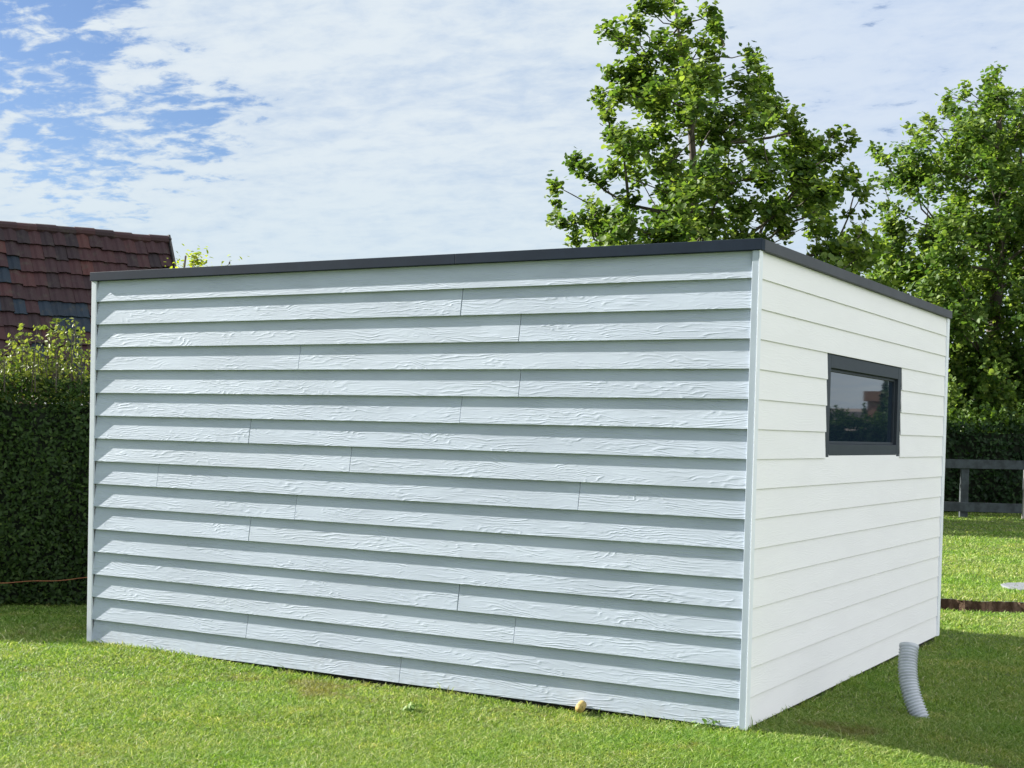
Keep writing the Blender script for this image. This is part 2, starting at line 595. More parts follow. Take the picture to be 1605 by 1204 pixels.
DD = np.array([0.965, 0.262])
DN = np.array([-0.262, 0.965])
D_O = np.array([-0.41, 6.22])         # a point on the near lip of the ditch
DITCH_A, DITCH_B, DITCH_W = -4.0, 9.0, 1.02


def lip(s, which):
    return 0.035 * np.sin(s * 5.1 + which) + 0.03 * np.sin(s * 11.3 + 2 * which) + 0.015 * np.sin(s * 29 + which)


sl_ = sorted(set([-300, -120, -60, -30] + list(np.arange(-16, 16, 0.4).round(3)) + list(np.arange(DITCH_A, DITCH_B + .01, 0.1).round(3)) + [16, 30, 60, 120, 300]))
tl_ = sorted(set([-300, -100, -40, -24] + list(np.arange(-16, 0, 0.4).round(3)) + [-0.15, 0.0, DITCH_W, DITCH_W + 0.15] + list(np.arange(1.4, 30, 0.5).round(3)) + [30, 45, 80, 160, 400]))
gv, gf = [], []
for j, t in enumerate(tl_):
    for i, s_ in enumerate(sl_):
        tt = t
        if DITCH_A <= s_ <= DITCH_B and t in (0.0, DITCH_W):
            e = min(1, (s_ - DITCH_A) * 2, (DITCH_B - s_) * 2)
            tt = t + e * lip(s_, 0 if t == 0 else 3)
        p = D_O + DD * s_ + DN * tt
        gv.append((p[0], p[1], float(ground_z(p[0], p[1])) if abs(p[0]) < 60 and abs(p[1]) < 60 else -0.042))
ni = len(sl_)
for j in range(len(tl_) - 1):
    for i in range(ni - 1):
        if tl_[j] == 0.0 and tl_[j + 1] == DITCH_W and DITCH_A <= sl_[i] < DITCH_B:
            continue
        gf.append((j * ni + i, j * ni + i + 1, (j + 1) * ni + i + 1, (j + 1) * ni + i))
g = MB()
g.add(gv, gf)
ground = g.build('ground', M_lawn, smooth=True)
tag(ground, 'lawn ground under the short mown grass', 'ground', kind='structure')

# the dug trench behind the shed
g = MB()
ss = np.arange(DITCH_A, DITCH_B + .01, 0.1).round(3)
prof = [(0, 0.0), (0.05, -0.16), (0.14, -0.34), (0.45, -0.40), (0.8, -0.37), (0.93, -0.2), (0.985, -0.08), (1, 0.0)]
vs = []
for s_ in ss:
    e = min(1, (s_ - DITCH_A) * 2, (DITCH_B - s_) * 2)
    for q, (u, dz) in enumerate(prof):
        t = u * DITCH_W + e * lip(s_, 0) * (1 - u) + e * lip(s_, 3) * u
        if 0 < q < len(prof) - 1:
            t += random.uniform(-.03, .03)
        p = D_O + DD * s_ + DN * t
        vs.append((p[0], p[1], float(ground_z(p[0], p[1])) + dz * min(1, e + 0.02) + (random.uniform(-.02, .02) if 0 < q < 7 else -0.001)))
npf = len(prof)
g.add(vs, [(i * npf + q, (i + 1) * npf + q, (i + 1) * npf + q + 1, i * npf + q + 1) for i in range(len(ss) - 1) for q in range(npf - 1)])
tag(g.build('ditch', M_soilwall), 'freshly dug brown soil trench across the lawn behind the shed', 'ditch', kind='structure')

# grass: one sheet of real blades
N = 1150000
ang = YAW + rng.uniform(-0.52, 0.52, N)
inv_d = rng.uniform(1 / 34.0, 1 / 5.2, N)
d = 1 / inv_d
gx = CAM[0] + np.cos(ang) * d
gy = CAM[1] + np.sin(ang) * d
# extra blades hugging the foot of the shed and beyond
keep = ~((gx > -4.91) & (gx < 0.03) & (gy > -0.035) & (gy < 4.36))
# hidden behind the shed: no point in growing it densely
rel = np.stack([gx, gy], 1) - D_O
dt = rel @ DN
ds = rel @ DD
keep &= ~((ds > DITCH_A) & (ds < DITCH_B) & (dt > 0.02 + lip(ds, 0)) & (dt < DITCH_W - 0.02 + lip(ds, 3)))
hidden = (gx < -0.9 * 0) & (gy > 4.5) & (((gx - CAM[0]) / (gy - CAM[1])) < -0.29) & (((gx - CAM[0]) / (gy - CAM[1])) > -1.0)
keep &= ~(hidden & (rng.random(N) < 0.8))
gx, gy, d = gx[keep], gy[keep], d[keep]
n = len(gx)
gz = ground_z(gx, gy)
patch = 0.5 + 0.5 * np.sin(gx * 3.1 + np.sin(gy * 2.3) * 1.7) * np.sin(gy * 2.9 + np.sin(gx * 1.9) * 2)
hgt = rng.uniform(0.014, 0.030, n) * (0.7 + 0.55 * patch) * (1 + (rng.random(n) < 0.012) * rng.uniform(0.4, 1.2, n))
edge = np.exp(-np.maximum(0, np.where((gx > -4.95) & (gx < 0.05), -gy - 0.03, 9)) / 0.05) + np.exp(-np.maximum(0, np.where((gy > -0.05) & (gy < 4.4) & (gx > 0), gx - 0.03, 9)) / 0.05)
hgt *= 1 + 1.1 * np.clip(edge, 0, 1) * rng.random(n) ** 1.5
wid = 0.0025 * np.maximum(1, d / 7.0) ** 1.0 * rng.uniform(0.7, 1.5, n)
hgt *= np.clip(1 - (d - 14) * 0.012, 0.75, 1)
lean = rng.normal(size=(n, 2)) * 0.95
th = rng.uniform(0, 2 * math.pi, n)
base = np.stack([gx, gy, gz - 0.004], 1)
side = np.stack([np.cos(th), np.sin(th), np.zeros(n)], 1) * wid[:, None]
mid_ = base + np.stack([lean[:, 0] * hgt * 0.35, lean[:, 1] * hgt * 0.35, hgt * 0.62], 1)
tip = base + np.stack([lean[:, 0] * hgt, lean[:, 1] * hgt, hgt * 0.98], 1)
V = np.stack([base - side, base + side, mid_ + side * 0.75, mid_ - side * 0.75, tip], 1).reshape(-1, 3)
F = (np.array([0, 1, 2, 3, 3, 2, 4])[None, :] + (np.arange(n) * 5)[:, None]).ravel().astype(np.int32)
tot = np.tile([4, 3], n).astype(np.int32)
st = np.concatenate([[0], np.cumsum(tot)[:-1]]).astype(np.int32)
me = bpy.data.meshes.new('grass')
me.vertices.add(len(V))
me.vertices.foreach_set('co', V.ravel().astype(np.float32))
me.loops.add(len(F))
me.loops.foreach_set('vertex_index', F)
me.polygons.add(len(tot))
me.polygons.foreach_set('loop_start', st)
me.polygons.foreach_set('loop_total', tot)
sh = np.clip(rng.beta(2.2, 2.6, n) + (rng.random(n) < 0.05) * 0.4, 0, 1)
me.attributes.new('shade', 'FLOAT', 'FACE').data.foreach_set('value', np.repeat(sh, 2).astype(np.float32))
me.update(calc_edges=True)
me.materials.append(M_blade)
gr = bpy.data.objects.new('grass', me)
COL.objects.link(gr)
tag(gr, 'short sunlit green lawn grass around the shed', 'grass', kind='stuff')

# ------------------------------------------------------------------ the shed
L, D, HT = 4.884, 4.333, 2.587
Z0, PT = -0.018, 0.16
TILT, PR, TH = 0.148, 0.036, 0.011
FZ0 = 2.527                              # underside of the dark roof edge
shed = thing('shed', 'flat-roofed garden shed clad in pale lapped boards with dark roof edge', 'shed', (-L / 2, D / 2, -0.04))

core = MB()
core.box((-L + 0.012, 0.012, -0.07), (-0.012, D - 0.012, 2.50))
# opening for the window is dressed by the frame, which sits proud of the core


def board_poly(k, ztop=None):
    z = Z0 + PT * k
    hgt_ = PT + 0.025
    if ztop is not None:
        hgt_ = min(hgt_, ztop - z)
    return [(PR, z), (PR - TILT * hgt_, z + hgt_), (PR - TILT * hgt_ - TH, z + hgt_), (PR - TH, z)]


joints = {14: [-1.828], 13: [-1.425], 12: [-3.043], 11: [-1.417], 10: [-1.816], 9: [-3.444], 8: [-2.622], 7: [-4.253, -1.01], 6: [-3.05], 5: [-3.429],
          3: [-1.804], 2: [-1.411], 1: [-3.436], 0: [-2.213], 4: [-0.6]}
joints.pop(4)
front = MB()
for k in range(16):
    xs = [-L + 0.030] + sorted(joints.get(k, [])) + [-0.008]
    for a, b_ in zip(xs[:-1], xs[1:]):
        jit = random.uniform(-0.0008, 0.0008)
        poly = [(-p[0] + jit, p[1]) for p in board_poly(k, FZ0)]
        xa = a + (0.0018 if a != xs[0] else 0)
        xb = b_ - (0.0018 if b_ != xs[-1] else 0)
        front.prism(poly, xa, xb, 'x', random.random())
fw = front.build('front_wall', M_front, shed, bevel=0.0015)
tag(fw, 'blue-grey front wall of overlapping wood-grain boards', None)

WY0, WY1 = 1.226, 2.985
side_ = MB()
for k in range(16):
    z_ = Z0 + PT * k
    h_ = min(PT + 0.025, FZ0 - z_)
    poly = [(0.025, z_), (0.025 - 0.054 * h_, z_ + h_), (0.018 - 0.054 * h_, z_ + h_), (0.018, z_)]
    segs = [(0.004, WY0), (WY1, D - 0.034)] if 9 <= k <= 12 else [(0.004, D - 0.034)]
    for a, b_ in segs:
        side_.prism([(p[0], p[1]) for p in poly], a, b_, 'y', random.random())
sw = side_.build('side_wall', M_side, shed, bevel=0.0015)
tag(sw, 'white gable-side wall of overlapping boards around the window', None)
# the two sides turned away
bk = MB()
for k in range(16):
    bk.prism([(D + p[0], p[1]) for p in board_poly(k, FZ0)], -L + 0.03, -0.03, 'x', random.random())
bk.build('back_wall', M_side, shed)
bl = MB()
for k in range(16):
    bl.prism([(-L - p[0] + 0.03, p[1]) for p in board_poly(k, FZ0)], 0.03, D - 0.012, 'y', random.random())
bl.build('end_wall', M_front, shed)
core.build('wall_core', M_core, shed)

# corner trims: folded metal angles
t = MB()
t.prism([(-0.010, -0.042), (0.027, -0.042), (0.027, -0.030), (-0.010, -0.030)], Z0 - 0.004, FZ0 - 0.001, 'z')
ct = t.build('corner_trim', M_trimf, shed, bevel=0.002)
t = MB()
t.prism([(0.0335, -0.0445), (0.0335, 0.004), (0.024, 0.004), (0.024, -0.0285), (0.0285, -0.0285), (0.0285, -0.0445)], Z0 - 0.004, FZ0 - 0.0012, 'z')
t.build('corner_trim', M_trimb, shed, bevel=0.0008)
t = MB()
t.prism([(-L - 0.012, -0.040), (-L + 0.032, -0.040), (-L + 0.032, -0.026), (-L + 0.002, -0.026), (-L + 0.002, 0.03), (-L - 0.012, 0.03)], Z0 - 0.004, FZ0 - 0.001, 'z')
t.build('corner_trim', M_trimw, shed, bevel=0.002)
t = MB()
t.prism([(0.004, D - 0.033), (0.030, D - 0.033), (0.030, D + 0.04), (0.004, D + 0.04)], Z0 - 0.004, FZ0 - 0.001, 'z')
t.build('corner_trim', M_trimb, shed, bevel=0.002)

# roof edge (fascia) and roof
FY = -0.054
FX = 0.046
t = MB()
t.box((-L - 0.016, FY, FZ0), (-1.8635, FY + 0.05, HT))
t.box((-1.8605, FY, FZ0), (FX, FY + 0.05, HT))
tag(t.build('roof_edge', M_fascia, shed, bevel=0.002), 'dark front roof edge strip', None)
t = MB()
t.box((FX - 0.05, FY + 0.0515, FZ0), (FX, D + 0.045, HT))
t.build('roof_edge', simple('anthracite_side_lightened', (0.085, 0.089, 0.102), 0.6, 0, 0.08, 5, spec=0.15), shed, bevel=0.002)  # same metal as the front; the side's brighter look is put into its colour
t = MB()
t.box((-L - 0.016, D - 0.005, FZ0), (FX - 0.0515, D + 0.045, HT))
t.build('roof_edge', M_fascia, shed)
t = MB()
t.box((-L - 0.016, FY + 0.0515, FZ0), (-L + 0.034, D - 0.0065, HT))
t.build('roof_edge', M_fascia, shed)
t = MB()
t.box((-L + 0.036, FY + 0.052, 2.505), (FX - 0.052, D - 0.007, 2.56))
t.build('roof', M_roofm, shed)

# window: frame with four members round a recessed pane
wz0, wz1 = Z0 + PT * 9 + 0.004, Z0 + PT * 13 - 0.003
win = MB()
xo, xi = 0.016, -0.012
by, bz = 0.085, 0.082
win.box((xi, WY0 + 0.002, wz0), (xo, WY0 + by, wz1))
win.box((xi, WY1 - by, wz0), (xo, WY1 - 0.002, wz1))
win.box((xi, WY0 + by + 0.0005, wz1 - bz), (xo - 0.0005, WY1 - by - 0.0005, wz1))
win.box((xi, WY0 + by + 0.0005, wz0), (xo - 0.0005, WY1 - by - 0.0005, wz0 + bz))
wf = win.build('window', M_frame, shed, bevel=0.0025)
tag(wf, 'dark grey framed rectangular window', None)
ib = MB()
a0, a1, c0, c1 = WY0 + by + 0.001, WY1 - by - 0.001, wz0 + bz + 0.001, wz1 - bz - 0.001
ib.box((-0.040, a0, c0), (-0.006, a0 + 0.018, c1))
ib.box((-0.040, a1 - 0.018, c0), (-0.006, a1, c1))
ib.box((-0.040, a0 + 0.0185, c1 - 0.018), (-0.0065, a1 - 0.0185, c1))
ib.box((-0.040, a0 + 0.0185, c0), (-0.0065, a1 - 0.0185, c0 + 0.018))
ib.build('sash', M_frame, wf, bevel=0.0015)
gl = MB()
gl.box((-0.030, a0 + 0.012, c0 + 0.012), (-0.018, a1 - 0.012, c1 - 0.012))
gl.build('pane', M_glass, wf)
# make room in the dark core for the recessed pane
hb = MB()
hb.box((-0.2, a0 - 0.01, c0 - 0.01), (0.2, a1 + 0.01, c1 + 0.01))
cutter = hb.build('cutter', M_core)
co = [o for o in COL.objects if o.name == 'wall_core'][0]
md = co.modifiers.new('cut', 'BOOLEAN')
md.object = cutter
md.operation = 'DIFFERENCE'
md.solver = 'EXACT'
bpy.context.view_layer.update()
dg = bpy.context.evaluated_depsgraph_get()
newme = bpy.data.meshes.new_from_object(co.evaluated_get(dg))
co.modifiers.clear()
co.data = newme
bpy.data.objects.remove(cutter)

# ------------------------------------------------------------------ small things by the shed
# corrugated duct standing out of the lawn
duct_base = np.array([0.70, 1.02, float(ground_z(0.70, 1.02)) - 0.02])
du = thing('duct_pipe', 'grey corrugated plastic duct sticking up out of the shaded grass', 'pipe', tuple(duct_base))
rads, pts = [], []
nr = 26
top = at(1425, 1012, 8.16)
for i in range(nr * 4 + 1):
    u = i / (nr * 4)
    p = duct_base * (1 - u) + top * u
    bow = 0.050 * math.sin(math.pi * u)
    p = p - np.array([0.866, 0.5, 0]) * bow * 0.75
    pts.append(p)
    rads.append(0.050 + 0.0068 * math.sin(u * nr * 2 * math.pi))
t = MB()
t.tube(pts, rads, 28, cap=False)
t.tube(pts[-30:], [0.044] * 30, 28, cap=False)
t.build('hose', M_duct, du, smooth=True, fix=False)
t = MB()
t.tube([pts[-5], pts[-4]], [0.0435] * 2, 28)
t.build('dark_inside_disc', M_core, du)  # dark disc across the bore stands in for the shade inside
t = MB()
dv = (pts[-1] - pts[-3]) / np.linalg.norm(pts[-1] - pts[-3])
t.tube([pts[-1] - dv * 0.012, pts[-1] + dv * 0.003, pts[-1] + dv * 0.0035, pts[-1] - dv * 0.011], [0.0565, 0.0565, 0.0445, 0.0445], 28, cap=False)
t.build('rim', M_duct, du, smooth=False)

# small yellow stub against the front boards
bx_ = -0.945
yb = -0.085
yz = 0.004
st_ = thing('pipe_stub', 'small yellow stub of pipe lying against the bottom front board', 'pipe', (bx_, yb, float(ground_z(bx_, yb))))
t = MB()
dv = np.array([0.25, -0.93, -0.12])
dv /= np.linalg.norm(dv)
c0_ = np.array([bx_, yb + 0.045, yz])
t.tube([c0_, c0_ + dv * 0.012, c0_ + dv * 0.05, c0_ + dv * 0.085, c0_ + dv * 0.088, c0_ + dv * 0.05], [0.014, 0.025, 0.027, 0.026, 0.020, 0.019], 20, cap=False)
t.build('casing', M_yellow, st_, smooth=True)
t = MB()
t.tube([c0_ + dv * 0.056, c0_ + dv * 0.060], [0.0195, 0.0195], 20)
t.build('end_plug', simple('brown_plug', (0.22, 0.13, 0.06), 0.8), st_)


def weed(label, x, y, n_, size, spread, mat, hgt_=0.06):
    z = float(ground_z(x, y))
    r = thing('weed', label, 'weed', (x, y, z), 'broad-leaved weeds in the lawn')
    c, nn, s_ = [], [], []
    stem = MB()
    for i in range(n_):
        a = random.uniform(0, 2 * math.pi)
        q = random.uniform(0.2, 1) * spread
        p = np.array([x + math.cos(a) * q, y + math.sin(a) * q * 0.6, z + random.uniform(0.3, 1) * hgt_])
        c.append(p)
        nn.append((math.cos(a) * .6 + random.uniform(-.3, .3), math.sin(a) * .6 - .3, random.uniform(.4, 1)))
        s_.append(size * random.uniform(.6, 1.2))
        stem.tube([(x, y, z - 0.01), (x * .4 + p[0] * .6, y * .4 + p[1] * .6, p[2] * .8 + z * .2), p], [0.002, 0.0015, 0.001], 4)
    stem.build('stem', mat, r)
    cards('leaves', mat, OVAL, np.array(c), np.array(nn), np.array(s_), rng.uniform(.2, .9, n_), r)


M_weed = leaf_mat('weed_leaves', (0.06, 0.14, 0.02), (0.11, 0.22, 0.03), (0.22, 0.32, 0.08), 0.3)
weed('leafy weed at the foot of the shed near its front corner', -0.19, -0.075, 16, 0.032, 0.08, M_weed, 0.06)
weed('pale weed rosette out in the lawn in front of the shed', -1.72, -0.62, 14, 0.05, 0.06, M_weed, 0.05)

# pale slab in the lawn behind the ditch
sc = at(1622, 919, 15.2)
sc[2] = float(ground_z(sc[0], sc[1]))
t = MB()
ring = []
for i in range(14):
    a = 2 * math.pi * i / 14
    ring.append((sc[0] + 0.36 * math.cos(a) * (1 + .08 * math.sin(3 * a)), sc[1] + 0.42 * math.sin(a)))
t.prism(ring, sc[2] - 0.02, sc[2] + 0.028, 'z')
tag(t.build('manhole_slab', M_slab, bevel=0.01), 'pale round slab set in the lawn beyond the ditch', 'slab')

# ------------------------------------------------------------------ hedges
def hedge(name, label, p0, p1, thick, top, leaf, nface, ntop, mat, sprigs, sprig_h, size, toplight=(0.55, 1.0), twigs=True):
    p0 = np.array(p0, float)
    p1 = np.array(p1, float)
    ln = np.linalg.norm(p1 - p0)
    dx = (p1 - p0) / ln
    nx = np.array([dx[1], -dx[0]])       # towards the camera side
    if np.dot(nx, CAM[:2] - p0) < 0:
        nx = -nx
    ctr = (p0 + p1) / 2 - nx * thick / 2
    root = thing(name, label, 'hedge', (ctr[0], ctr[1], -0.04))

    def bulge(s, z):
        return 0.07 * np.sin(s * 2.3 + z * 1.7) + 0.05 * np.sin(s * 5.1 - z * 3.3) + 0.03 * np.sin(s * 11 + z * 7)
    cr = MB()
    c3 = np.array([*ctr, (top - 0.22) / 2 - 0.03])
    cr.obox(c3, np.array([*dx, 0]) * (ln / 2 - 0.08), np.array([*nx, 0]) * (thick / 2 - 0.16), (0, 0, (top - 0.22) / 2))
    cr.build('branches', M_hcore, root)  # plain dark box standing in for the shaded inside of the hedge
    C_, Nn, Sh = [], [], []
    s = rng.uniform(0, ln, nface)
    z = rng.uniform(0.0, top, nface)
    dep = np.abs(rng.normal(size=nface)) * 0.05
    off = bulge(s, z) - dep + 0.0
    P = np.stack([p0[0] + dx[0] * s + nx[0] * off, p0[1] + dx[1] * s + nx[1] * off, z - 0.03], 1)
    C_.append(P)
    Nn.append(np.stack([np.full(nface, nx[0]), np.full(nface, nx[1]), np.full(nface, 0.45)], 1) + rng.normal(size=(nface, 3)) * 0.55)
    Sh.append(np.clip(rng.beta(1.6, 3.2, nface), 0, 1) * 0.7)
    nb = nface // 4                        # rear face
    s = rng.uniform(0, ln, nb)
    z = rng.uniform(0.0, top, nb)
    off = -thick + rng.normal(size=nb) * 0.05
    C_.append(np.stack([p0[0] + dx[0] * s + nx[0] * off, p0[1] + dx[1] * s + nx[1] * off, z - 0.03], 1))
    Nn.append(np.stack([np.full(nb, -nx[0]), np.full(nb, -nx[1]), np.full(nb, 0.4)], 1) + rng.normal(size=(nb, 3)) * 0.55)
    Sh.append(np.clip(rng.beta(1.6, 4, nb), 0, 1) * 0.62)
    s = rng.uniform(0, ln, ntop)
    q = rng.uniform(0, thick, ntop)
    z = top + 0.10 * np.sin(s * 3.1 + q * 2) + 0.06 * np.sin(s * 8 + 1) + rng.normal(size=ntop) * 0.07 - 0.05
    C_.append(np.stack([p0[0] + dx[0] * s - nx[0] * q, p0[1] + dx[1] * s - nx[1] * q, z], 1))
    Nn.append(np.array([0, 0, 1.0]) + rng.normal(size=(ntop, 3)) * 0.7)
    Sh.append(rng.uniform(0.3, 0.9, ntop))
    for e, pe in ((-1, p0), (1, p1)):
        ne = int(nface * thick / ln)
        q = rng.uniform(0, thick, ne)
        z = rng.uniform(0, top, ne)
        off = rng.normal(size=ne) * 0.05
        C_.append(np.stack([pe[0] - nx[0] * q + e * dx[0] * off, pe[1] - nx[1] * q + e * dx[1] * off, z - .03], 1))
        Nn.append(np.stack([np.full(ne, e * dx[0]), np.full(ne, e * dx[1]), np.full(ne, .3)], 1) + rng.normal(size=(ne, 3)) * 0.55)
        Sh.append(np.clip(rng.beta(1.6, 4, ne), 0, 1) * 0.62)
    tw = MB()
    for i in range(sprigs):
        s_ = random.uniform(0, ln)
        q = random.uniform(0.0, thick)
        x, y = p0 + dx * s_ - nx * q
        h = sprig_h * random.uniform(0.25, 1) ** 1.3
        h *= 0.55 + 0.6 * (0.5 + 0.5 * math.sin(s_ * 3.7 + 1.3))
        lx, ly = random.gauss(0, .12) * h, random.gauss(0, .12) * h
        tw.tube([(x, y, top - 0.15), (x + lx * .5, y + ly * .5, top + h * .5), (x + lx, y + ly, top + h)], [0.006, 0.004, 0.002], 4)
        m_ = int(5 + h * 55)
        u = rng.uniform(-0.2, 1, m_)
        rr = 0.075 * (1.15 - np.clip(u, 0, 1)) + 0.012
        a = rng.uniform(0, 6.28, m_)
        C_.append(np.stack([x + lx * u + np.cos(a) * rr, y + ly * u + np.sin(a) * rr, top + h * u], 1))
        Nn.append(np.stack([np.cos(a) * .5, np.sin(a) * .5, np.full(m_, .6)], 1) + rng.normal(size=(m_, 3)) * 0.5)
        Sh.append(rng.uniform(*toplight, m_))
    if twigs:
        tw.build('twigs', M_bark, root)
    C_ = np.concatenate(C_)
    Nn = np.concatenate(Nn)
    Sh = np.concatenate(Sh)
    cards('leaves', mat, leaf, C_, Nn, size * rng.uniform(.6, 1.25, len(C_)), Sh, root)
    return root


hdir = np.array([0.80, 0.60])
hp = np.array([-6.98, 1.12])
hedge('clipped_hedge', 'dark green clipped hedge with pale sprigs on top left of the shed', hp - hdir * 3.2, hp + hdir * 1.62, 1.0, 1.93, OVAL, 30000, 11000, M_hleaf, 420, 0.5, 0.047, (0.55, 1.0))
fd = np.array([0.875, 0.484])
fc = (at(1540, 815, 31.6))[:2]
hedge('field_hedge', 'long dark clipped hedge behind the rail fence on the right', fc - fd * 16, fc + fd * 34, 1.6, 2.02, DIAM, 34000, 22000, M_rleaf, 1500, 0.62, 0.13, (0.5, 1.0), twigs=False)

# ------------------------------------------------------------------ rail fence
fb0 = (at(1511, 815, 29.6))[:2]
fence = thing('rail_fence', 'weathered two-rail timber fence in front of the field hedge', 'fence', (fb0[0], fb0[1], -0.04))
fn = np.array([fd[1], -fd[0]])
for i in range(-3, 10):
    p = fb0 + fd * (i * 1.34) - fn * 0.07
    t = MB()
    t.obox((p[0], p[1], 0.46), (fd[0] * .085, fd[1] * .085, 0), (fn[0] * .05, fn[1] * .05, 0), (0, 0, 0.54))
    t.build('post', M_wood, fence, bevel=0.01)
for z, hh in ((1.10, 0.095), (0.175, 0.10)):
    t = MB()
    for i in range(-2, 5):
        a = fb0 + fd * (i * 2.68 - 1.34)
        b2 = fb0 + fd * (i * 2.68 + 1.335)
        c = (a + b2) / 2
        dz = random.uniform(-.015, .015)
        t.obox((c[0], c[1], z + dz), (fd[0] * 1.335, fd[1] * 1.335, random.uniform(-.01, .01)), (fn[0] * .018, fn[1] * .018, 0), (0, 0, hh))
    t.build('rail', M_wood, fence, bevel=0.006)
# a pale stake standing in front of the fence
sp = at(1604.5, 818, 28.9)
t = MB()
t.obox((sp[0], sp[1], 0.49), (fd[0] * .03, fd[1] * .03, 0), (fn[0] * .03, fn[1] * .03, 0), (0.01, 0, 0.52))
tag(t.build('stake', simple('pale_stake', (0.34, 0.33, 0.30), 0.8), bevel=0.005), 'pale upright stake in front of the timber fence', 'stake')


# ------------------------------------------------------------------ cord before the left hedge
ca = at(-60, 914, 11.6)
cb = at(200, 900, 11.9)
t = MB()
pts = []
for i in range(25):
    u = i / 24
    p = ca * (1 - u) + cb * u
    p[2] += -0.02 * math.sin(math.pi * u) + 0.005 * math.sin(u * 19)
    pts.append(p)
cr_ = thing('cord', 'thin orange cord stretched low in front of the hedge', 'cord', tuple(pts[0]))
t.tube(pts, 0.0035, 6)
t.build('string', M_cord, cr_)
for p in (pts[0], pts[-1]):
    t = MB()
    t.tube([(p[0], p[1], -0.08), (p[0] + .01, p[1], p[2] + 0.06)], 0.012, 8)
    t.build('peg', M_wood, cr_)


# ------------------------------------------------------------------ trees
def inside(poly, x, y):
    c = False
    j = len(poly) - 1
    for i in range(len(poly)):
        xi_, yi = poly[i]
        xj, yj = poly[j]
        if (yi > y) != (yj > y) and x < (xj - xi_) * (y - yi) / (yj - yi) + xi_:
            c = not c
        j = i
    return c


